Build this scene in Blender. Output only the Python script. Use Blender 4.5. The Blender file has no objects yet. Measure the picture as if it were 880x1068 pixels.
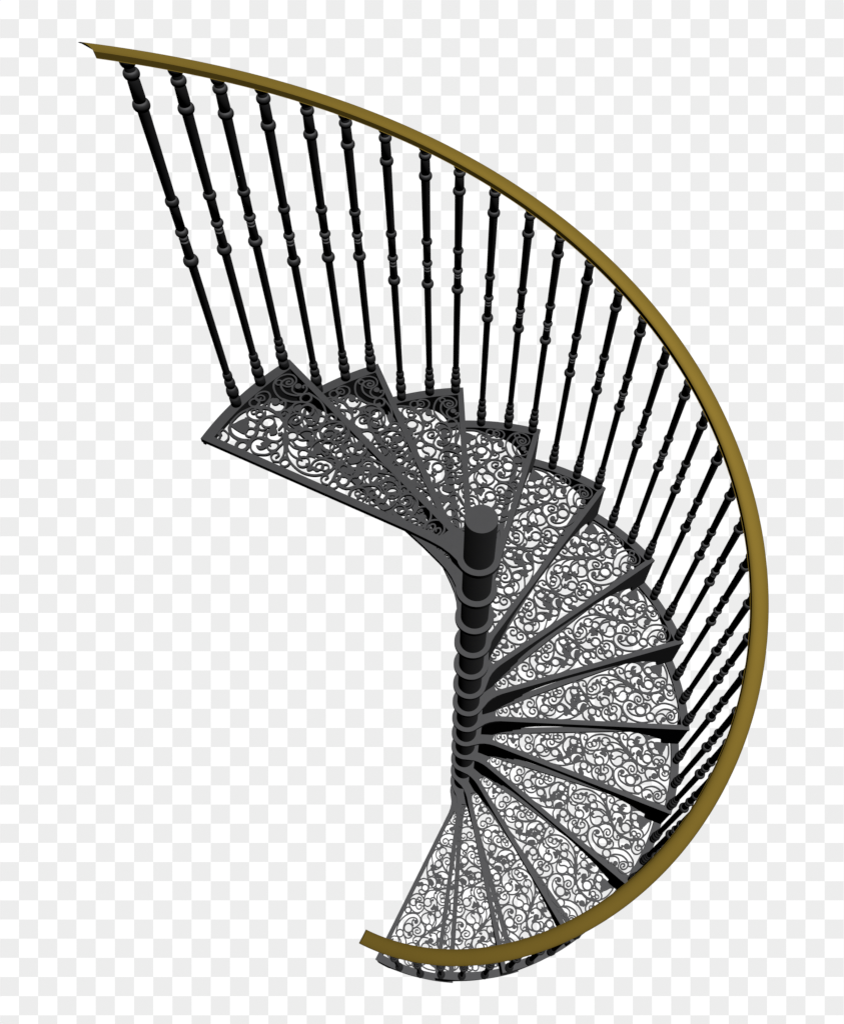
"""Cast-iron spiral staircase seen from above, in front of a large chequered backdrop board."""
import bpy, bmesh, math
import numpy as np
from mathutils import Vector, Matrix
from mathutils.geometry import tessellate_polygon

scene = bpy.context.scene
COL = scene.collection

# ------------------------------------------------------------------ proportions (metres)
N_TREADS = 14
A0 = 2.35668          # angle of the front edge of the top tread
DA = 0.33225          # turn from one tread to the next
RISE = 0.22168
SLOPE = RISE / DA
R_OUT = 1.003         # outer edge of the treads
R_BAND = 0.9665       # inner edge of the outer rim
R_POST = 0.0480
R_HUB = 0.0680
R_BAL = 0.9880        # circle the balusters stand on
T_TOP = 0.019         # thickness of the tread frame

# ------------------------------------------------------------------ materials
def new_mat(name):
    m = bpy.data.materials.new(name); m.use_nodes = True
    nt = m.node_tree
    return m, nt, nt.nodes['Principled BSDF']

def painted_metal(name, base, rough, spec, grain, noise_scale=35.0, bump=0.0, metallic=0.0):
    m, nt, b = new_mat(name)
    tc = nt.nodes.new('ShaderNodeTexCoord')
    no = nt.nodes.new('ShaderNodeTexNoise'); no.inputs['Scale'].default_value = noise_scale
    no.inputs['Detail'].default_value = 4.0
    nt.links.new(tc.outputs['Object'], no.inputs['Vector'])
    ra = nt.nodes.new('ShaderNodeValToRGB')
    ra.color_ramp.elements[0].position = 0.3; ra.color_ramp.elements[1].position = 0.7
    ra.color_ramp.elements[0].color = tuple(c * (1 - grain) for c in base) + (1,)
    ra.color_ramp.elements[1].color = tuple(c * (1 + grain) for c in base) + (1,)
    nt.links.new(no.outputs['Fac'], ra.inputs['Fac'])
    nt.links.new(ra.outputs['Color'], b.inputs['Base Color'])
    b.inputs['Roughness'].default_value = rough
    b.inputs['Metallic'].default_value = metallic
    b.inputs['Specular IOR Level'].default_value = spec
    if bump:
        bu = nt.nodes.new('ShaderNodeBump'); bu.inputs['Strength'].default_value = bump
        bu.inputs['Distance'].default_value = 0.001
        nt.links.new(no.outputs['Fac'], bu.inputs['Height'])
        nt.links.new(bu.outputs['Normal'], b.inputs['Normal'])
    return m

IRON = painted_metal('black_iron', (0.091, 0.091, 0.094), 0.73, 0.3, 0.025, metallic=1.0)
BRASS = painted_metal('dull_brass', (0.388, 0.273, 0.048), 0.78, 0.3, 0.02, 6.0, metallic=1.0)

def backdrop_material(square):
    m, nt, b = new_mat('chequered_board')
    tc = nt.nodes.new('ShaderNodeTexCoord')
    ch = nt.nodes.new('ShaderNodeTexChecker')
    ch.inputs['Scale'].default_value = 1.0 / square
    ch.inputs['Color1'].default_value = (0.93, 0.93, 0.93, 1)
    ch.inputs['Color2'].default_value = (0.772, 0.772, 0.772, 1)
    mp = nt.nodes.new('ShaderNodeMapping'); mp.inputs['Location'].default_value = (0, 0, -square * 0.5)
    nt.links.new(tc.outputs['Object'], mp.inputs['Vector']); nt.links.new(mp.outputs['Vector'], ch.inputs['Vector'])
    nt.links.new(ch.outputs['Color'], b.inputs['Base Color'])
    b.inputs['Roughness'].default_value = 1.0
    b.inputs['Specular IOR Level'].default_value = 0.0
    return m

# ------------------------------------------------------------------ mesh helpers
def mesh_obj(name, verts, faces, mat, parent=None, smooth=False):
    me = bpy.data.meshes.new(name)
    me.from_pydata([tuple(map(float, v)) for v in verts], [], faces)
    me.validate(); me.update()
    if smooth:
        me.polygons.foreach_set('use_smooth', [True] * len(me.polygons))
        me.set_sharp_from_angle(angle=math.radians(38))
    me.materials.append(mat)
    o = bpy.data.objects.new(name, me); COL.objects.link(o)
    if parent: o.parent = parent
    return o

def extrude_xy(outer, holes, z0, z1):
    """A flat plate with holes, between z0 and z1."""
    loops = [outer] + list(holes)
    flat = [p for l in loops for p in l]
    tri = tessellate_polygon([[Vector((x, y, 0)) for x, y in l] for l in loops])
    n = len(flat)
    verts = [(x, y, z1) for x, y in flat] + [(x, y, z0) for x, y in flat]
    faces = []
    for a, b, c in tri:
        ax, ay = flat[a]; bx, by = flat[b]; cx, cy = flat[c]
        if (bx - ax) * (cy - ay) - (by - ay) * (cx - ax) < 0: b, c = c, b
        faces.append((a, b, c)); faces.append((n + a, n + c, n + b))
    s = 0
    for li, l in enumerate(loops):
        k = len(l)
        area = sum(l[i][0] * l[(i + 1) % k][1] - l[(i + 1) % k][0] * l[i][1] for i in range(k))
        ccw = (area > 0) == (li == 0)
        for i in range(k):
            a, b = s + i, s + (i + 1) % k
            faces.append((a, n + a, n + b, b) if ccw else (b, n + b, n + a, a))
        s += k
    return verts, faces

def lathe(profile, seg=28):
    verts, faces = [], []
    m = len(profile)
    for i in range(seg):
        t = 2 * math.pi * i / seg
        for r, z in profile: verts.append((r * math.cos(t), r * math.sin(t), z))
    for i in range(seg):
        j = (i + 1) % seg
        for k in range(m - 1):
            faces.append((i * m + k, j * m + k, j * m + k + 1, i * m + k + 1))
    b = len(verts); verts += [(0, 0, profile[0][1]), (0, 0, profile[-1][1])]
    for i in range(seg):
        j = (i + 1) % seg
        faces.append((b, j * m, i * m)); faces.append((b + 1, i * m + m - 1, j * m + m - 1))
    return verts, faces

def arc(r, a0, a1, n):
    return [(r * math.cos(a0 + (a1 - a0) * i / n), r * math.sin(a0 + (a1 - a0) * i / n)) for i in range(n + 1)]

# ------------------------------------------------------------------ the scrollwork of a tread
# local metres: x along the front edge from the post outwards, y towards the back of the tread.
# 's' stroke, 'r' ring, 'd' round boss, 'b' leaf; the second value is the width of the bar (or boss radius).
FILIGREE = [
    ('s', 0.0095, [(0.1302, 0.0476), (0.1377, 0.0223), (0.1536, 0.0104), (0.1745, 0.0095), (0.1894, 0.0247), (0.1926, 0.0443), (0.1823, 0.0628), (0.1718, 0.0728)]),
    ('s', 0.0083, [(0.1529, 0.0681), (0.1417, 0.0536), (0.1417, 0.0338), (0.1529, 0.0270), (0.1590, 0.0365), (0.1525, 0.0430)]),
    ('s', 0.0083, [(0.1529, 0.0681), (0.1585, 0.0505), (0.1668, 0.0340), (0.1764, 0.0317), (0.1809, 0.0419), (0.1732, 0.0501)]),
    ('s', 0.0084, [(0.1302, 0.0476), (0.1373, 0.0618), (0.1515, 0.0718), (0.1694, 0.0718)]),
    ('r', 0.0088, [(0.2010, 0.0604)], 0.0114),
    ('r', 0.0088, [(0.2267, 0.0688)], 0.0146),
    ('r', 0.0078, [(0.2434, 0.0831)], 0.0094),
    ('s', 0.0095, [(0.1923, 0.0541), (0.1973, 0.0293), (0.2127, 0.0131), (0.2342, 0.0063), (0.2486, 0.0191), (0.2524, 0.0374)]),
    ('b', 0.0000, [(0.1987, 0.0553), (0.2162, 0.0561), (0.2389, 0.0652), (0.2347, 0.0542), (0.2322, 0.0405), (0.2294, 0.0332), (0.2207, 0.0325), (0.2109, 0.0390)]),
    ('d', 0.0067, [(0.2398, 0.0301)]),
    ('s', 0.0108, [(0.2476, 0.0905), (0.2443, 0.0707), (0.2491, 0.0445), (0.2657, 0.0231), (0.2860, 0.0132), (0.3055, 0.0154), (0.3191, 0.0306), (0.3195, 0.0503), (0.3115, 0.0639)]),
    ('s', 0.0103, [(0.2476, 0.0905), (0.2655, 0.1019), (0.2836, 0.1049), (0.3007, 0.0948), (0.3035, 0.0790), (0.2960, 0.0655), (0.2838, 0.0617), (0.2717, 0.0704), (0.2740, 0.0855), (0.2852, 0.0885), (0.2921, 0.0820)]),
    ('s', 0.0098, [(0.3120, 0.0627), (0.2967, 0.0636), (0.2857, 0.0563), (0.2817, 0.0421), (0.2899, 0.0328), (0.3029, 0.0330), (0.3084, 0.0458), (0.3003, 0.0532)]),
    ('r', 0.0095, [(0.3347, 0.0224)], 0.0123),
    ('r', 0.0077, [(0.3150, 0.0117)], 0.0077),
    ('r', 0.0072, [(0.3269, 0.0393)], 0.0072),
    ('s', 0.0104, [(0.3195, 0.1185), (0.3130, 0.1017), (0.3131, 0.0820), (0.3183, 0.0616), (0.3236, 0.0441), (0.3394, 0.0337)]),
    ('s', 0.0094, [(0.3139, 0.0992), (0.3235, 0.1186), (0.3363, 0.1210), (0.3505, 0.1195)]),
    ('b', 0.0000, [(0.3348, 0.1034), (0.3430, 0.1095), (0.3455, 0.1260), (0.3547, 0.1269), (0.3610, 0.1110), (0.3577, 0.0984), (0.3506, 0.0914), (0.3518, 0.0778), (0.3429, 0.0799)]),
    ('s', 0.0088, [(0.3509, 0.0803), (0.3625, 0.0765), (0.3778, 0.0714)]),
    ('r', 0.0108, [(0.3501, 0.0575)], 0.0200),
    ('r', 0.0095, [(0.3353, 0.0223)], 0.0128),
    ('r', 0.0099, [(0.3629, 0.1245)], 0.0125),
    ('s', 0.0104, [(0.3515, 0.1086), (0.3671, 0.1107), (0.3769, 0.1217), (0.3790, 0.1395)]),
    ('s', 0.0096, [(0.3873, 0.1471), (0.3922, 0.1264), (0.4069, 0.1173), (0.4228, 0.1181), (0.4360, 0.1313), (0.4402, 0.1499), (0.4296, 0.1669)]),
    ('r', 0.0078, [(0.4022, 0.1369)], 0.0088),
    ('r', 0.0078, [(0.4197, 0.1431)], 0.0088),
    ('d', 0.0073, [(0.4066, 0.1505)]),
    ('s', 0.0104, [(0.4401, 0.1273), (0.4283, 0.1099), (0.4185, 0.0947), (0.4017, 0.0805), (0.3832, 0.0792), (0.3697, 0.0934), (0.3711, 0.1109), (0.3856, 0.1201), (0.3986, 0.1177), (0.4042, 0.1067), (0.3977, 0.0962), (0.3875, 0.0983), (0.3836, 0.1060)]),
    ('s', 0.0097, [(0.3514, 0.0302), (0.3737, 0.0280), (0.3901, 0.0352), (0.3993, 0.0494), (0.3975, 0.0626), (0.3844, 0.0679), (0.3746, 0.0584), (0.3831, 0.0518), (0.3894, 0.0593)]),
    ('s', 0.0102, [(0.3426, 0.0322), (0.3592, 0.0194), (0.3752, 0.0120), (0.3931, 0.0109), (0.4157, 0.0233), (0.4390, 0.0417)]),
    ('s', 0.0096, [(0.3787, 0.0135), (0.4095, 0.0098), (0.4385, 0.0113), (0.4682, 0.0185), (0.4956, 0.0322), (0.5183, 0.0528), (0.5427, 0.0681)]),
    ('s', 0.0108, [(0.3778, 0.0714), (0.3997, 0.0704), (0.4139, 0.0845), (0.4250, 0.0875), (0.4430, 0.0780), (0.4582, 0.0647)]),
    ('s', 0.0103, [(0.4083, 0.0850), (0.4252, 0.0988), (0.4354, 0.1169), (0.4393, 0.1297)]),
    ('r', 0.0108, [(0.4224, 0.0656)], 0.0179),
    ('b', 0.0000, [(0.4285, 0.0528), (0.4392, 0.0571), (0.4435, 0.0685), (0.4526, 0.0652), (0.4641, 0.0629), (0.4787, 0.0674), (0.4768, 0.0569), (0.4702, 0.0487), (0.4710, 0.0380), (0.4568, 0.0365), (0.4539, 0.0292), (0.4438, 0.0313), (0.4367, 0.0367), (0.4373, 0.0466)]),
    ('r', 0.0107, [(0.4853, 0.0507)], 0.0169),
    ('s', 0.0119, [(0.4487, 0.1420), (0.4445, 0.1262), (0.4475, 0.1050), (0.4611, 0.0881), (0.4802, 0.0791)]),
    ('s', 0.0104, [(0.4353, 0.1663), (0.4439, 0.1485), (0.4487, 0.1420), (0.4566, 0.1593), (0.4749, 0.1695), (0.4937, 0.1699)]),
    ('s', 0.0077, [(0.4744, 0.1172), (0.4863, 0.1163), (0.4912, 0.1071), (0.4869, 0.0956)]),
    ('d', 0.0108, [(0.4764, 0.1048)]),
    ('d', 0.0159, [(0.4815, 0.0851)]),
    ('d', 0.0090, [(0.4748, 0.0630)]),
    ('b', 0.0000, [(0.4686, 0.1514), (0.4724, 0.1234), (0.4832, 0.1193), (0.5022, 0.1269), (0.5165, 0.1243), (0.5117, 0.1391), (0.4982, 0.1393), (0.4831, 0.1361)]),
    ('s', 0.0103, [(0.4826, 0.0883), (0.5043, 0.0957), (0.5300, 0.1074)]),
    ('r', 0.0096, [(0.4950, 0.1818)], 0.0141),
    ('r', 0.0119, [(0.4876, 0.1486)], 0.0182),
    ('r', 0.0078, [(0.5079, 0.1559)], 0.0089),
    ('r', 0.0077, [(0.5044, 0.1320)], 0.0088),
    ('r', 0.0078, [(0.5161, 0.1414)], 0.0098),
    ('r', 0.0103, [(0.5234, 0.1187)], 0.0145),
    ('d', 0.0149, [(0.5021, 0.1101)]),
    ('b', 0.0000, [(0.5107, 0.1725), (0.5226, 0.1547), (0.5345, 0.1385), (0.5460, 0.1431), (0.5574, 0.1072), (0.5468, 0.1002), (0.5361, 0.1126), (0.5341, 0.1313), (0.5254, 0.1418), (0.5171, 0.1525), (0.5050, 0.1674)]),
    ('s', 0.0093, [(0.5050, 0.1901), (0.5139, 0.1710), (0.5286, 0.1487), (0.5433, 0.1322)]),
    ('s', 0.0094, [(0.5038, 0.1938), (0.5191, 0.2036), (0.5361, 0.2011), (0.5429, 0.1883), (0.5383, 0.1774), (0.5281, 0.1781), (0.5277, 0.1892)]),
    ('s', 0.0093, [(0.5425, 0.1853), (0.5416, 0.1652), (0.5452, 0.1386)]),
    ('s', 0.0115, [(0.5445, 0.1495), (0.5481, 0.1804), (0.5637, 0.2079), (0.5901, 0.2270), (0.6198, 0.2355), (0.6574, 0.2356), (0.6902, 0.2248), (0.7230, 0.2042)]),
    ('s', 0.0103, [(0.5429, 0.1629), (0.5487, 0.1428), (0.5674, 0.1363), (0.5850, 0.1400), (0.6017, 0.1551), (0.6069, 0.1745), (0.6010, 0.1918)]),
    ('r', 0.0088, [(0.5643, 0.1630)], 0.0119),
    ('r', 0.0088, [(0.5796, 0.1742)], 0.0124),
    ('b', 0.0000, [(0.5660, 0.1834), (0.5704, 0.1950), (0.5828, 0.1986), (0.5852, 0.2080), (0.5912, 0.2147), (0.6000, 0.2126), (0.6031, 0.2025), (0.6154, 0.2060), (0.6181, 0.1973), (0.6058, 0.1937), (0.5958, 0.1911), (0.5871, 0.1848), (0.5759, 0.1860)]),
    ('r', 0.0109, [(0.6281, 0.2041)], 0.0197),
    ('r', 0.0109, [(0.6543, 0.1823)], 0.0176),
    ('s', 0.0103, [(0.5726, 0.1370), (0.5990, 0.1467), (0.6170, 0.1576), (0.6324, 0.1595), (0.6467, 0.1653), (0.6685, 0.1726)]),
    ('b', 0.0000, [(0.6143, 0.1663), (0.6258, 0.1723), (0.6386, 0.1830), (0.6471, 0.1682), (0.6442, 0.1559), (0.6539, 0.1459), (0.6476, 0.1317), (0.6369, 0.1363), (0.6302, 0.1364), (0.6153, 0.1415), (0.6229, 0.1557)]),
    ('s', 0.0102, [(0.5468, 0.1294), (0.5650, 0.1186), (0.5824, 0.1228), (0.5927, 0.1325)]),
    ('d', 0.0067, [(0.5634, 0.1235)]),
    ('s', 0.0098, [(0.5951, 0.1418), (0.5899, 0.1286), (0.5957, 0.1143), (0.6068, 0.1131), (0.6186, 0.1179)]),
    ('d', 0.0072, [(0.6034, 0.1257)]),
    ('s', 0.0102, [(0.5555, 0.1065), (0.5669, 0.0889), (0.5853, 0.0797), (0.6100, 0.0772), (0.6385, 0.0878)]),
    ('r', 0.0112, [(0.6263, 0.1058)], 0.0204),
    ('s', 0.0107, [(0.6431, 0.1638), (0.6579, 0.1503), (0.6647, 0.1281), (0.6617, 0.1076), (0.6536, 0.0906)]),
    ('s', 0.0128, [(0.5003, 0.0374), (0.5200, 0.0508), (0.5428, 0.0709), (0.5696, 0.0789), (0.5916, 0.0767), (0.6151, 0.0779)]),
    ('s', 0.0092, [(0.5121, 0.0504), (0.4982, 0.0669), (0.4982, 0.0849), (0.5108, 0.0997), (0.5278, 0.1051), (0.5413, 0.1007)]),
    ('b', 0.0000, [(0.5129, 0.0562), (0.5105, 0.0718), (0.5223, 0.0931), (0.5362, 0.0932), (0.5460, 0.0860), (0.5381, 0.0690), (0.5286, 0.0570)]),
    ('r', 0.0117, [(0.5669, 0.0580)], 0.0178),
    ('s', 0.0106, [(0.5223, 0.0517), (0.5266, 0.0287), (0.5428, 0.0134), (0.5639, 0.0055), (0.5779, 0.0111)]),
    ('d', 0.0122, [(0.5576, 0.0316)]),
    ('d', 0.0131, [(0.5662, 0.0187)]),
    ('s', 0.0101, [(0.5770, 0.0764), (0.5958, 0.0674), (0.6051, 0.0547), (0.5990, 0.0364), (0.5870, 0.0393), (0.5809, 0.0560)]),
    ('s', 0.0087, [(0.5428, 0.1042), (0.5546, 0.0840), (0.5601, 0.0751)]),
    ('s', 0.0087, [(0.5428, 0.1125), (0.5444, 0.0909), (0.5357, 0.0681)]),
    ('s', 0.0115, [(0.6383, 0.0886), (0.6206, 0.0774), (0.6098, 0.0566), (0.6123, 0.0344), (0.6286, 0.0179), (0.6520, 0.0105), (0.6742, 0.0151), (0.6921, 0.0339), (0.7022, 0.0609), (0.6975, 0.0836), (0.6791, 0.0981), (0.6562, 0.0993), (0.6383, 0.0886)]),
    ('s', 0.0101, [(0.6526, 0.0424), (0.6384, 0.0457), (0.6254, 0.0492), (0.6228, 0.0618), (0.6308, 0.0700), (0.6383, 0.0612), (0.6369, 0.0505)]),
    ('s', 0.0107, [(0.6526, 0.0424), (0.6695, 0.0560), (0.6802, 0.0712), (0.6743, 0.0852), (0.6609, 0.0858), (0.6545, 0.0773), (0.6609, 0.0711)]),
    ('s', 0.0151, [(0.6383, 0.0886), (0.6515, 0.0460)]),
    ('r', 0.0111, [(0.6599, 0.0359)], 0.0182),
    ('r', 0.0110, [(0.7097, 0.0293)], 0.0156),
    ('s', 0.0101, [(0.5978, 0.0737), (0.6063, 0.0552)]),
    ('r', 0.0104, [(0.6638, 0.2509)], 0.0146),
    ('d', 0.0057, [(0.6795, 0.2388)]),
    ('s', 0.0099, [(0.6774, 0.2621), (0.6924, 0.2752), (0.7106, 0.2725), (0.7188, 0.2602), (0.7125, 0.2478), (0.7004, 0.2480), (0.6984, 0.2620)]),
    ('s', 0.0099, [(0.6794, 0.2600), (0.6898, 0.2387), (0.7084, 0.2208), (0.7279, 0.2090)]),
    ('s', 0.0098, [(0.7179, 0.2613), (0.7253, 0.2360), (0.7318, 0.2050)]),
    ('b', 0.0000, [(0.6794, 0.2374), (0.7029, 0.2214), (0.7169, 0.2102), (0.7250, 0.2101), (0.7345, 0.2139), (0.7466, 0.1998), (0.7643, 0.1846), (0.7805, 0.1745), (0.7959, 0.1668), (0.8020, 0.1501), (0.7841, 0.1621), (0.7655, 0.1713), (0.7484, 0.1755), (0.7322, 0.1856), (0.7221, 0.1927), (0.7074, 0.2064), (0.6864, 0.2232)]),
    ('s', 0.0098, [(0.6362, 0.2031), (0.6649, 0.2146), (0.6917, 0.2141), (0.7246, 0.2021)]),
    ('s', 0.0103, [(0.6579, 0.1670), (0.6750, 0.1808), (0.6928, 0.1927), (0.7135, 0.1948), (0.7362, 0.1900)]),
    ('s', 0.0104, [(0.7245, 0.2526), (0.7269, 0.2762), (0.7428, 0.2954), (0.7589, 0.3047), (0.7807, 0.3035), (0.8004, 0.2887), (0.8037, 0.2675), (0.7912, 0.2478), (0.7692, 0.2410), (0.7516, 0.2283)]),
    ('b', 0.0000, [(0.7608, 0.2334), (0.7528, 0.2499), (0.7505, 0.2687), (0.7568, 0.2840), (0.7692, 0.2875), (0.7810, 0.2837), (0.7704, 0.2739), (0.7640, 0.2685), (0.7770, 0.2695), (0.7762, 0.2536), (0.7720, 0.2407)]),
    ('r', 0.0108, [(0.7421, 0.2427)], 0.0181),
    ('s', 0.0134, [(0.7946, 0.3062), (0.8052, 0.2878), (0.8152, 0.2664), (0.8308, 0.2391)]),
    ('s', 0.0098, [(0.7912, 0.2478), (0.8013, 0.2357), (0.8020, 0.2192)]),
    ('s', 0.0103, [(0.7509, 0.1987), (0.7472, 0.2140), (0.7523, 0.2258), (0.7678, 0.2368), (0.7861, 0.2379), (0.7999, 0.2267), (0.8018, 0.2108)]),
    ('d', 0.0150, [(0.7892, 0.2085)]),
    ('b', 0.0000, [(0.7759, 0.2087), (0.7842, 0.2260), (0.8004, 0.2157), (0.8132, 0.1987), (0.8100, 0.1822), (0.7987, 0.1846), (0.7928, 0.1960)]),
    ('d', 0.0072, [(0.7670, 0.1982)]),
    ('s', 0.0093, [(0.7514, 0.2017), (0.7570, 0.1914), (0.7683, 0.1890)]),
    ('r', 0.0118, [(0.8315, 0.1991)], 0.0216),
    ('s', 0.0098, [(0.8142, 0.2185), (0.8149, 0.2299), (0.8261, 0.2372), (0.8408, 0.2320)]),
    ('s', 0.0117, [(0.7840, 0.1897), (0.7916, 0.1679), (0.8038, 0.1576), (0.8248, 0.1578), (0.8403, 0.1681), (0.8527, 0.1896)]),
    ('r', 0.0108, [(0.7358, 0.1704)], 0.0175),
    ('d', 0.0077, [(0.7559, 0.1591)]),
    ('s', 0.0112, [(0.7184, 0.1829), (0.6904, 0.1828), (0.6709, 0.1680), (0.6673, 0.1430), (0.6793, 0.1229), (0.6959, 0.1117), (0.7118, 0.1117), (0.7262, 0.1252), (0.7306, 0.1462)]),
    ('s', 0.0103, [(0.6715, 0.1529), (0.6772, 0.1386), (0.6892, 0.1384), (0.6990, 0.1543), (0.7125, 0.1624), (0.7273, 0.1573)]),
    ('d', 0.0062, [(0.6765, 0.1494)]),
    ('s', 0.0106, [(0.7308, 0.1188), (0.7378, 0.1395), (0.7541, 0.1562), (0.7739, 0.1608), (0.7923, 0.1517), (0.8032, 0.1341), (0.8025, 0.1120), (0.7915, 0.1000), (0.7736, 0.1004), (0.7630, 0.1166), (0.7658, 0.1342), (0.7772, 0.1401), (0.7898, 0.1314), (0.7894, 0.1163), (0.7781, 0.1145), (0.7737, 0.1250)]),
    ('s', 0.0106, [(0.7945, 0.1580), (0.8032, 0.1341), (0.8191, 0.1227), (0.8337, 0.1266), (0.8397, 0.1405), (0.8298, 0.1497), (0.8221, 0.1416), (0.8276, 0.1343)]),
    ('s', 0.0127, [(0.7919, 0.1625), (0.8208, 0.1535), (0.8458, 0.1580), (0.8698, 0.1657)]),
    ('s', 0.0118, [(0.7275, 0.1477), (0.7464, 0.1553), (0.7646, 0.1654), (0.7926, 0.1600)]),
    ('s', 0.0106, [(0.7752, 0.1021), (0.7610, 0.1101), (0.7389, 0.1182), (0.7181, 0.1099), (0.7062, 0.0881), (0.7098, 0.0637), (0.7269, 0.0394), (0.7539, 0.0234), (0.7875, 0.0154), (0.8151, 0.0190), (0.8418, 0.0252)]),
    ('s', 0.0086, [(0.7693, 0.0862), (0.7561, 0.0776), (0.7397, 0.0798), (0.7439, 0.0923)]),
    ('d', 0.0117, [(0.7416, 0.0955)]),
    ('s', 0.0105, [(0.7356, 0.1026), (0.7272, 0.0911), (0.7292, 0.0728), (0.7446, 0.0546), (0.7706, 0.0462), (0.7915, 0.0464), (0.8123, 0.0553), (0.8291, 0.0696), (0.8348, 0.0907), (0.8256, 0.1046), (0.8136, 0.1053)]),
    ('s', 0.0086, [(0.7350, 0.0779), (0.7501, 0.0758), (0.7652, 0.0913)]),
    ('r', 0.0125, [(0.7876, 0.0732)], 0.0226),
    ('r', 0.0110, [(0.8310, 0.0448)], 0.0184),
    ('d', 0.0111, [(0.8122, 0.0920)]),
    ('r', 0.0105, [(0.7086, 0.0289)], 0.0150),
    ('s', 0.0106, [(0.8291, 0.0696), (0.8490, 0.0910), (0.8806, 0.1085)]),
    ('s', 0.0091, [(0.7927, 0.1051), (0.8176, 0.1096)]),
    ('s', 0.0101, [(0.6964, 0.0924), (0.7061, 0.0690), (0.7142, 0.0424)]),
    ('s', 0.0106, [(0.8292, 0.0675), (0.8508, 0.0923), (0.8752, 0.1074), (0.9026, 0.1117), (0.9304, 0.1053), (0.9490, 0.0940), (0.9601, 0.0770)]),
    ('s', 0.0114, [(0.8514, 0.0442), (0.8613, 0.0642), (0.8876, 0.0815), (0.9103, 0.0838), (0.9288, 0.0779), (0.9391, 0.0659), (0.9397, 0.0476), (0.9295, 0.0350), (0.9159, 0.0375), (0.9123, 0.0505), (0.9210, 0.0593), (0.9288, 0.0525), (0.9248, 0.0456)]),
    ('s', 0.0094, [(0.9336, 0.0744), (0.9147, 0.0682), (0.9042, 0.0546), (0.9054, 0.0365), (0.9170, 0.0226), (0.9380, 0.0210), (0.9549, 0.0346), (0.9622, 0.0566), (0.9601, 0.0770)]),
    ('s', 0.0095, [(0.8538, 0.0451), (0.8682, 0.0584), (0.8869, 0.0611), (0.9016, 0.0483)]),
    ('s', 0.0094, [(0.8509, 0.0413), (0.8594, 0.0208), (0.8759, 0.0128), (0.8793, 0.0234)]),
    ('d', 0.0119, [(0.8889, 0.0352)]),
    ('d', 0.0054, [(0.8737, 0.0251)]),
    ('r', 0.0084, [(0.9435, 0.0762)], 0.0104),
    ('s', 0.0106, [(0.8356, 0.1569), (0.8381, 0.1415), (0.8448, 0.1224), (0.8594, 0.1079), (0.8692, 0.1099), (0.8711, 0.1221)]),
    ('s', 0.0107, [(0.8398, 0.1422), (0.8510, 0.1562), (0.8702, 0.1626), (0.8874, 0.1572), (0.8989, 0.1441), (0.8999, 0.1309)]),
    ('d', 0.0147, [(0.8853, 0.1318)]),
    ('d', 0.0060, [(0.8672, 0.1191)]),
    ('s', 0.0101, [(0.8968, 0.1705), (0.9031, 0.1458), (0.9153, 0.1317), (0.9343, 0.1290), (0.9477, 0.1419), (0.9494, 0.1616), (0.9414, 0.1747)]),
    ('s', 0.0086, [(0.9118, 0.1875), (0.9190, 0.1753), (0.9330, 0.1768), (0.9420, 0.1695), (0.9384, 0.1539), (0.9249, 0.1490), (0.9148, 0.1573), (0.9222, 0.1684), (0.9284, 0.1600)]),
    ('s', 0.0117, [(0.8179, 0.1526), (0.8425, 0.1583), (0.8651, 0.1619), (0.8850, 0.1754), (0.9049, 0.1984)]),
    ('r', 0.0109, [(0.8343, 0.2676)], 0.0171),
    ('s', 0.0093, [(0.8136, 0.2889), (0.8281, 0.3038), (0.8493, 0.3140), (0.8701, 0.3158), (0.8907, 0.3085), (0.9061, 0.3006)]),
    ('s', 0.0124, [(0.8053, 0.2997), (0.8134, 0.2635), (0.8295, 0.2419), (0.8536, 0.2315), (0.8764, 0.2351), (0.8916, 0.2468)]),
    ('b', 0.0000, [(0.8411, 0.2859), (0.8746, 0.2993), (0.9030, 0.3022), (0.8993, 0.2867), (0.8981, 0.2694), (0.8932, 0.2507), (0.8825, 0.2415), (0.8716, 0.2476), (0.8671, 0.2542), (0.8593, 0.2539), (0.8505, 0.2615)]),
    ('s', 0.0112, [(0.9093, 0.2935), (0.9195, 0.2557), (0.9187, 0.2249), (0.9109, 0.1956), (0.8910, 0.1726), (0.8683, 0.1602), (0.8379, 0.1562), (0.8083, 0.1586)]),
    ('s', 0.0103, [(0.8727, 0.1817), (0.8589, 0.1954), (0.8560, 0.2136), (0.8697, 0.2307), (0.8917, 0.2368), (0.9092, 0.2308), (0.9160, 0.2155), (0.9099, 0.1993), (0.8846, 0.1864)]),
    ('r', 0.0102, [(0.8768, 0.2020)], 0.0117),
    ('r', 0.0087, [(0.8975, 0.2109)], 0.0087),
    ('r', 0.0107, [(0.9265, 0.1882)], 0.0163),
    ('s', 0.0101, [(0.8981, 0.1754), (0.9018, 0.1523), (0.9089, 0.1361)]),
    ('s', 0.0091, [(0.9112, 0.1944), (0.9127, 0.1813), (0.9215, 0.1711), (0.9375, 0.1748)]),
    ('s', 0.0154, [(0.8391, 0.2458), (0.8484, 0.2217), (0.8560, 0.2136)]),
    ('r', 0.0061, [(0.8544, 0.2240)], 0.0066),
    ('r', 0.0066, [(0.8919, 0.1647)], 0.0076),
    ('r', 0.0186, [(0.8080, 0.3185)], 0.0188),
    ('s', 0.0095, [(0.8976, 0.3519), (0.9021, 0.3311), (0.8769, 0.3274), (0.8594, 0.3391), (0.8581, 0.3577), (0.8742, 0.3648), (0.8846, 0.3528)]),
    ('d', 0.0076, [(0.8913, 0.3484)]),
    ('s', 0.0095, [(0.9054, 0.2955), (0.8932, 0.3139), (0.8656, 0.3221), (0.8316, 0.3143)]),
    ('s', 0.0088, [(0.8069, 0.2849), (0.8018, 0.2627), (0.7766, 0.2491), (0.7485, 0.2480)]),
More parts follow.
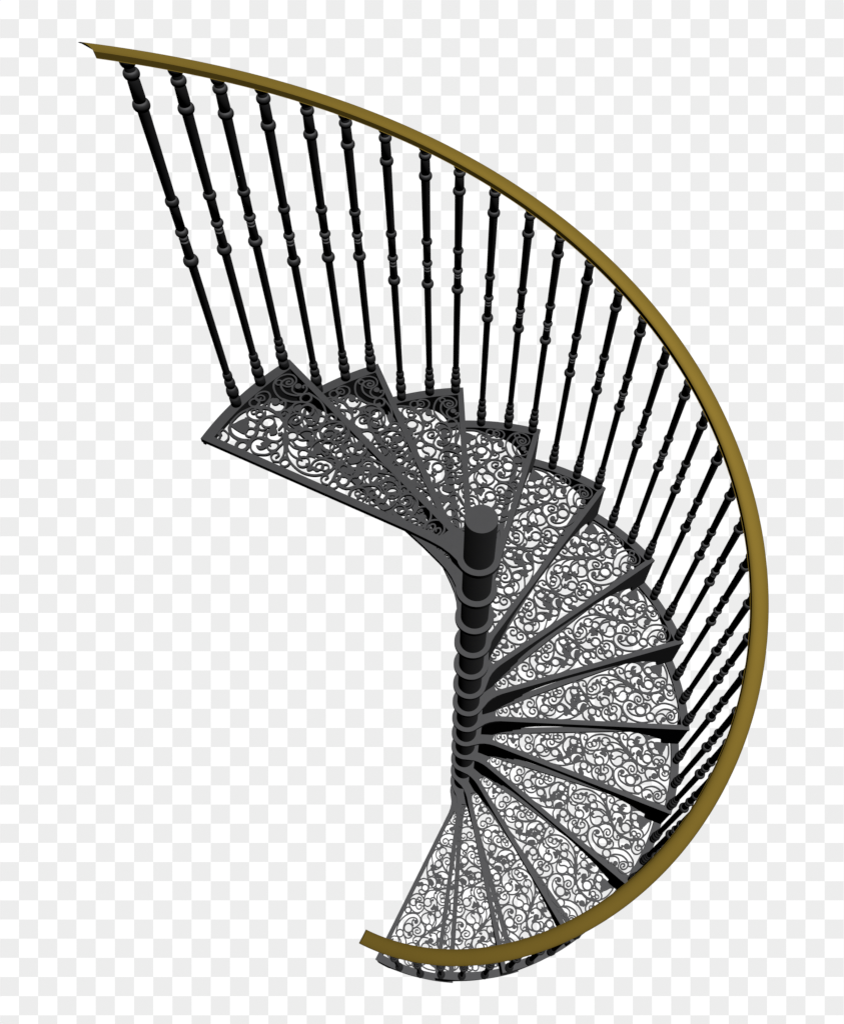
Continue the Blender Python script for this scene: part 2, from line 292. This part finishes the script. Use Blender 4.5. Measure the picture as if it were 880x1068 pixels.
    ('s', 0.0114, [(0.4480, 0.1474), (0.4599, 0.1606), (0.4751, 0.1639), (0.4915, 0.1634)]),
]
WID = 0.295

def smooth_path(pts, n=7):
    p = [np.array(q) for q in pts]
    if len(p) < 3: return np.array(p)
    closed = np.linalg.norm(p[0] - p[-1]) < 1e-4
    out = []
    m = len(p)
    for i in range(m - 1):
        p0 = p[i - 1] if i > 0 else (p[-2] if closed else 2 * p[0] - p[1])
        p3 = p[i + 2] if i + 2 < m else (p[1] if closed else 2 * p[-1] - p[-2])
        p1, p2 = p[i], p[i + 1]
        for t in np.linspace(0, 1, n, endpoint=False):
            out.append(.5 * ((2 * p1) + (-p0 + p2) * t + (2 * p0 - 5 * p1 + 4 * p2 - p3) * t * t + (-p0 + 3 * p1 - 3 * p2 + p3) * t ** 3))
    out.append(p[-1])
    return np.array(out)

REAR_OFF, REAR_SLOPE = 0.0168, 0.4258       # rear edge of the tread: y = off + slope * x
FRONT_Y = -0.0100                            # front edge
BAR = 0.0255
FRONT_BAR = 0.0220

def opening_sdf(X, Y, grow):
    """negative inside the frame's opening, enlarged by grow"""
    rn = math.sqrt(1 + REAR_SLOPE ** 2)
    d1 = (FRONT_Y + FRONT_BAR) - Y
    d2 = (Y - REAR_OFF - REAR_SLOPE * X) / rn + BAR
    d3 = np.sqrt(X * X + Y * Y) - R_BAND
    d4 = 0.1290 - X
    return np.maximum.reduce([d1, d2, d3, d4]) - grow

def filigree_mesh():
    h = 0.00165
    xs = np.arange(0.118, 0.985, h); ys = np.arange(0.008, 0.405, h)
    X, Y = np.meshgrid(xs, ys, indexing='ij')
    Fd = np.full(X.shape, 1.0)
    def seg_update(a, b, w):
        lo = np.minimum(a, b) - w - 4 * h; hi = np.maximum(a, b) + w + 4 * h
        i0, i1 = np.searchsorted(xs, [lo[0], hi[0]]); j0, j1 = np.searchsorted(ys, [lo[1], hi[1]])
        if i0 >= i1 or j0 >= j1: return
        x, y = X[i0:i1, j0:j1], Y[i0:i1, j0:j1]
        ab = b - a; L = float(ab @ ab) + 1e-12
        t = np.clip(((x - a[0]) * ab[0] + (y - a[1]) * ab[1]) / L, 0, 1)
        d = np.hypot(x - a[0] - t * ab[0], y - a[1] - t * ab[1]) - w
        Fd[i0:i1, j0:j1] = np.minimum(Fd[i0:i1, j0:j1], d)
    for e in FILIGREE:
        kind, w, pts = e[0], e[1], e[2]
        if kind == 's':
            q = smooth_path(pts)
            for a, b in zip(q[:-1], q[1:]): seg_update(a, b, w * WID)
        elif kind == 'r':
            c, r = np.array(pts[0]), e[3]
            d = np.abs(np.hypot(X - c[0], Y - c[1]) - r) - w * WID
            Fd = np.minimum(Fd, d)
        elif kind == 'd':
            c = np.array(pts[0])
            Fd = np.minimum(Fd, np.hypot(X - c[0], Y - c[1]) - (w - 0.0010))
        else:
            q = smooth_path(pts + [pts[0]], 5)
            inside = np.zeros(X.shape, bool); D = np.full(X.shape, 1.0)
            for a, b in zip(q[:-1], q[1:]):
                ab = b - a; L = float(ab @ ab) + 1e-12
                t = np.clip(((X - a[0]) * ab[0] + (Y - a[1]) * ab[1]) / L, 0, 1)
                D = np.minimum(D, np.hypot(X - a[0] - t * ab[0], Y - a[1] - t * ab[1]))
                c1 = (a[1] > Y) != (b[1] > Y)
                xi = a[0] + (Y - a[1]) / (b[1] - a[1] + 1e-15) * ab[0]
                inside ^= c1 & (X < xi)
            Fd = np.minimum(Fd, np.where(inside, -D, D) + 0.0010)
    Fd = np.maximum(Fd, opening_sdf(X, Y, 0.004))
    Fd[np.abs(Fd) < 2e-5] = 2e-5
    zt, zb = -0.0015, -0.0105
    nx, ny = X.shape
    verts, faces, cache = [], [], {}
    def corner(i, j):
        k = (i, j)
        if k not in cache: cache[k] = len(verts); verts.append((xs[i], ys[j]))
        return cache[k]
    def edge(i, j, u, v):
        k = (i, j, u, v) if (i, j) < (u, v) else (u, v, i, j)
        if k not in cache:
            f0, f1 = Fd[k[0], k[1]], Fd[k[2], k[3]]; t = f0 / (f0 - f1)
            cache[k] = len(verts)
            verts.append((xs[k[0]] * (1 - t) + xs[k[2]] * t, ys[k[1]] * (1 - t) + ys[k[3]] * t))
        return cache[k]
    neg = Fd < 0
    cnt = neg[:-1, :-1].astype(int) + neg[1:, :-1] + neg[1:, 1:] + neg[:-1, 1:]
    border = []
    for i, j in zip(*np.nonzero(cnt)):
        c = [(i, j), (i + 1, j), (i + 1, j + 1), (i, j + 1)]
        if cnt[i, j] == 4:
            faces.append([corner(*q) for q in c]); continue
        poly, tag = [], []
        for k in range(4):
            a, b = c[k], c[(k + 1) % 4]
            if neg[a]: poly.append(corner(*a)); tag.append(0)
            if neg[a] != neg[b]:
                poly.append(edge(*a, *b)); tag.append(1 if neg[a] else 2)   # 1 leaves, 2 enters
        m = len(poly)
        for k in range(m):
            if tag[k] == 1 and tag[(k + 1) % m] == 2: border.append((poly[k], poly[(k + 1) % m]))
        faces.append(poly)
    n = len(verts)
    V = [(x, y, zt) for x, y in verts] + [(x, y, zb) for x, y in verts]
    Fc = [tuple(f) for f in faces] + [tuple(n + k for k in reversed(f)) for f in faces]
    Fc += [(a, n + a, n + b, b) for a, b in border]
    return V, Fc

# ------------------------------------------------------------------ tread frame and riser
def frame_mesh():
    rn = math.sqrt(1 + REAR_SLOPE ** 2)
    # outer outline, counter-clockwise, starting at the front outer corner
    a_front = math.asin(FRONT_Y / R_OUT)
    # rear corner: intersection of the rear line with the rim circle
    A, B, Cc = 1 + REAR_SLOPE ** 2, 2 * REAR_OFF * REAR_SLOPE, REAR_OFF ** 2 - R_OUT ** 2
    xr = (-B + math.sqrt(B * B - 4 * A * Cc)) / (2 * A); yr = REAR_OFF + REAR_SLOPE * xr
    outer = arc(R_OUT, a_front, math.atan2(yr, xr), 26)
    outer += [(0.216, REAR_OFF + REAR_SLOPE * 0.216), (0.14, 0.0800), (0.10, 0.0670), (0.065, 0.0610)]
    outer += arc(R_HUB, math.radians(62), math.radians(310), 40)
    outer += [(0.062, -0.040), (0.080, -0.0275), (0.100, -0.0190), (0.125, -0.0130), (0.150, -0.0105)]
    # opening
    y0 = FRONT_Y + FRONT_BAR
    off2 = REAR_OFF - BAR * rn
    Cc = off2 ** 2 - R_BAND ** 2; B = 2 * off2 * REAR_SLOPE
    x2 = (-B + math.sqrt(B * B - 4 * A * Cc)) / (2 * A); y2 = off2 + REAR_SLOPE * x2
    inner = [(0.129, y0)] + arc(R_BAND, math.asin(y0 / R_BAND), math.atan2(y2, x2), 24) + [(0.129, off2 + REAR_SLOPE * 0.129)]
    hole = arc(R_POST - 0.0006, 0, 2 * math.pi, 48)[:-1]
    return extrude_xy(outer, [inner, hole], -T_TOP, 0.0)

def riser_mesh():
    zt = -0.0045
    low = [(0.999, -0.2195), (0.928, -0.2195), (0.915, -0.208), (0.912, -0.190), (0.911, -0.158), (0.898, -0.152), (0.872, -0.134),
           (0.845, -0.116), (0.815, -0.099), (0.780, -0.084), (0.740, -0.070), (0.690, -0.058), (0.62, -0.050), (0.54, -0.046), (0.46, -0.045),
           (0.40, -0.047), (0.35, -0.053), (0.31, -0.063), (0.275, -0.078), (0.252, -0.092), (0.250, -0.114), (0.235, -0.122), (0.216, -0.131), (0.214, -0.148),
           (0.185, -0.163), (0.160, -0.180), (0.140, -0.200), (0.125, -0.2195), (0.070, -0.2195)]
    top = [(0.070, zt)] + [(0.999, zt)]
    out = low + top
    v, f = extrude_xy([(x, z) for x, z in reversed(out)], [], 0, 1)
    y0, y1 = FRONT_Y + 0.0012, FRONT_Y + 0.0092
    return [(x, y1 if t > .5 else y0, z) for x, z, t in v], f

def skirt_mesh():
    """curved apron hanging under the outer rim: deep foot at the front corner, arched, small lug at the rear corner"""
    prof = [(FRONT_Y + 0.003, -0.2195), (0.052, -0.2195), (0.058, -0.200), (0.070, -0.172), (0.086, -0.149), (0.106, -0.128), (0.130, -0.113),
            (0.155, -0.101), (0.195, -0.084), (0.230, -0.067), (0.265, -0.050), (0.300, -0.034), (0.330, -0.022), (0.350, -0.018), (0.386, -0.018),
            (0.388, -0.030), (0.394, -0.033), (0.4155, -0.033)]
    th, zz = [], []
    for (a, za), (b, zb) in zip(prof[:-1], prof[1:]):
        n = max(1, int((b - a) / 0.02))
        for i in range(n): th.append(a + (b - a) * i / n); zz.append(za + (zb - za) * i / n)
    th.append(prof[-1][0]); zz.append(prof[-1][1])
    verts, faces = [], []
    for a, z in zip(th, zz):
        for r, q in ((0.9915, -0.006), (1.0012, -0.006), (1.0012, z), (0.9915, z)): verts.append((r * math.cos(a), r * math.sin(a), q))
    n = len(th)
    for i in range(n - 1):
        for k in range(4):
            k2 = (k + 1) % 4
            faces.append((i * 4 + k, i * 4 + k2, (i + 1) * 4 + k2, (i + 1) * 4 + k))
    faces.append((3, 2, 1, 0)); faces.append(tuple((n - 1) * 4 + k for k in range(4)))
    return verts, faces

# ------------------------------------------------------------------ balusters (height 1 = floor to upper collar)
def baluster_profile():
    P = [(0.0170, 0.0), (0.0180, 0.002), (0.0180, 0.028), (0.0165, 0.031), (0.0130, 0.034)]
    def bead(z, r, hh, neck):
        n = 8
        for i in range(n + 1):
            t = math.pi * i / n
            P.append((neck + (r - neck) * math.sin(t), z - hh * math.cos(t)))
    bead(0.0565, 0.0205, 0.0195, 0.0120)
    bead(0.0930, 0.0175, 0.0150, 0.0115)
    bead(0.1240, 0.0155, 0.0125, 0.0112)
    P.append((0.0116, 0.150)); P.append((0.0122, 0.520))
    bead(0.5360, 0.0212, 0.0115, 0.0125)
    P.append((0.0134, 0.552)); P.append((0.0128, 0.596))
    bead(0.6030, 0.0130, 0.0050, 0.0090)
    P.append((0.0085, 0.610))
    bead(0.6210, 0.0176, 0.0080, 0.0100)
    P.append((0.0125, 0.633)); P.append((0.0128, 0.690))
    bead(0.7050, 0.0180, 0.0088, 0.0122)
    P.append((0.0124, 0.718)); P.append((0.0138, 0.920))
    bead(0.9350, 0.0205, 0.0092, 0.0135)
    P.append((0.0150, 0.951)); P.append((0.0142, 0.985))
    bead(1.0000, 0.0190, 0.0080, 0.0125)
    P.append((0.0120, 1.012))
    bead(1.0270, 0.0185, 0.0115, 0.0115)
    return P

# ------------------------------------------------------------------ handrail
def handrail_mesh():
    a_hi, a_lo, n = A0 + 0.337, A0 - 4.311, 300
    prof = [(0.9620, 1.0650), (0.9635, 1.0660), (0.9646, 1.0802), (0.9670, 1.0828), (0.9700, 1.0850), (0.9745, 1.0872), (0.9810, 1.0889),
            (0.9885, 1.0896), (0.9960, 1.0896), (1.0035, 1.0886), (1.0110, 1.0868), (1.0170, 1.0845), (1.0215, 1.0822), (1.0240, 1.0795), (1.0245, 1.0760),
            (1.0225, 1.0660), (1.0210, 1.0650)]
    m = len(prof); verts, faces = [], []
    for i in range(n + 1):
        a = a_hi + (a_lo - a_hi) * i / n
        for r, z in prof:
            # the upper end is cut on the slant, undercut towards the outside
            u = (r - 0.965) / 0.06
            b = a - (0.013 * u + max(0.0, 1.082 - z) * 4.0 * max(0.0, u)) * max(0.0, 1 - i / 8)
            if i == n: b -= (1.0896 - z) * 0.38          # lower end: cut slightly raked
            verts.append((r * math.cos(b), r * math.sin(b), z + SLOPE * (b - A0)))
    for i in range(n):
        for k in range(m):
            k2 = (k + 1) % m
            faces.append((i * m + k, i * m + k2, (i + 1) * m + k2, (i + 1) * m + k))
    faces.append(tuple(reversed(range(m)))); faces.append(tuple(n * m + k for k in range(m)))
    return verts, faces

def fix_normals(o):
    bm = bmesh.new(); bm.from_mesh(o.data); bmesh.ops.recalc_face_normals(bm, faces=bm.faces)
    bm.to_mesh(o.data); bm.free()

# ------------------------------------------------------------------ the staircase
stair = bpy.data.objects.new('spiral_staircase', None); COL.objects.link(stair)
BASE = -N_TREADS * RISE
stair.location = (0, 0, BASE)
stair.empty_display_size = 0.3
stair['label'] = 'black cast iron spiral staircase with scrollwork treads, turned balusters and an olive brass handrail'
stair['category'] = 'staircase'

def world_to_stair(z): return z - BASE

v, f = lathe([(R_POST, 0.0), (R_POST, world_to_stair(0.2247)), (R_POST - 0.0006, world_to_stair(0.2261))], 64)
post = mesh_obj('center_post', v, f, IRON, stair, smooth=True)

v, f = frame_mesh(); tread0 = mesh_obj('tread', v, f, IRON, stair)
v, f = filigree_mesh(); fil0 = mesh_obj('scrollwork_panel', v, f, IRON, tread0)
v, f = skirt_mesh(); skirt0 = mesh_obj('rim_apron', v, f, IRON, tread0); fix_normals(skirt0)
v, f = riser_mesh(); riser0 = mesh_obj('riser_bracket', v, f, IRON, tread0); fix_normals(riser0)
v, f = lathe(baluster_profile(), 28); bal0 = mesh_obj('baluster', v, f, IRON, stair, smooth=True)
bal_used = False
for k in range(N_TREADS):
    ang = A0 - k * DA
    if k == 0: t = tread0
    else:
        t = tread0.copy(); COL.objects.link(t); t.parent = stair
        for src in (fil0, riser0, skirt0):
            c = src.copy(); COL.objects.link(c); c.parent = t
    t.location = (0, 0, world_to_stair(-k * RISE)); t.rotation_euler = (0, 0, ang)
    for e in (0.2431, 0.1269, 0.0223):
        if k == N_TREADS - 1 and e < 0.05: continue      # the lowest tread carries only two
        b = bal0 if not bal_used else bal0.copy()
        if bal_used: COL.objects.link(b); b.parent = stair
        bal_used = True
        b.location = (R_BAL * math.cos(ang + e), R_BAL * math.sin(ang + e), world_to_stair(-k * RISE + 0.0002))
        b.scale = (1, 1, 1.033 + e * SLOPE); b.rotation_euler = (0, 0, ang + e)

v, f = handrail_mesh(); rail = mesh_obj('handrail', v, f, BRASS, stair, smooth=True); fix_normals(rail)
for vv in rail.data.vertices: vv.co.z -= BASE

# ------------------------------------------------------------------ camera
cam_d = bpy.data.cameras.new('camera'); cam = bpy.data.objects.new('camera', cam_d); COL.objects.link(cam)
C = Vector((0.0, -1.3224741, 2.4774643))
Fw = Vector((-0.0269238, 0.4926142, -0.86983122)); Rt = Vector((0.99700615, 0.07632701, 0.01236628)); Up = Vector((-0.07248342, 0.86689413, 0.4931944))
cam_rot = Matrix((Rt, Up, -Fw)).transposed()
cam.matrix_world = Matrix.Translation(C) @ cam_rot.to_4x4()
cam_d.sensor_fit = 'HORIZONTAL'; cam_d.sensor_width = 36.0
cam_d.lens = 958.7695 / 880.0 * 36.0
cam_d.shift_x = -(475.3188 - 440.0) / 880.0
cam_d.shift_y = (554.2834 - 534.0) / 880.0
cam_d.clip_end = 200.0
scene.camera = cam

# ------------------------------------------------------------------ backdrop board behind and below the staircase
DIST = 12.0
sq = 20.0 * DIST / 958.7695
ctr = C + Fw * DIST
# board origin sits on a corner of the chequer nearest the middle
px, py = 439.8, 539.4
org = ctr + Rt * ((px - 475.3188) * DIST / 958.7695) - Up * ((py - 554.2834) * DIST / 958.7695)
hx, hy, th = 54 * sq, 60 * sq, 0.04
bv = [(sx * hx, sy * hy, z) for z in (0.0, -th) for sx, sy in ((-1, -1), (1, -1), (1, 1), (-1, 1))]
bf = [(0, 1, 2, 3), (7, 6, 5, 4), (0, 4, 5, 1), (1, 5, 6, 2), (2, 6, 7, 3), (3, 7, 4, 0)]
board = mesh_obj('backdrop', bv, bf, backdrop_material(sq))
board.matrix_world = Matrix.Translation(org) @ cam_rot.to_4x4()
board['kind'] = 'structure'

# ------------------------------------------------------------------ light
world = bpy.data.worlds.new('World'); scene.world = world; world.use_nodes = True
bg = world.node_tree.nodes['Background']
bg.inputs['Color'].default_value = (1, 1, 1, 1); bg.inputs['Strength'].default_value = 0.0
sun_d = bpy.data.lights.new('sun', 'SUN'); sun = bpy.data.objects.new('sun', sun_d); COL.objects.link(sun)
sun_d.energy = 4.0; sun_d.angle = math.radians(0.5); sun_d.color = (1.0, 1.0, 1.0)
sun_d.use_shadow = False            # the photograph shows no cast shadow anywhere
Ld = Vector((0.17, 0.0, 1.0)).normalized()
sun.rotation_euler = Ld.to_track_quat('Z', 'Y').to_euler()
sun.location = (2, -2, 8)

scene.render.engine = 'CYCLES'
scene.cycles.max_bounces = 4
scene.cycles.diffuse_bounces = 0
scene.cycles.glossy_bounces = 0
scene.view_settings.view_transform = 'Standard'
scene.view_settings.look = 'None'
scene.view_settings.exposure = 0.0
scene.view_settings.gamma = 1.0
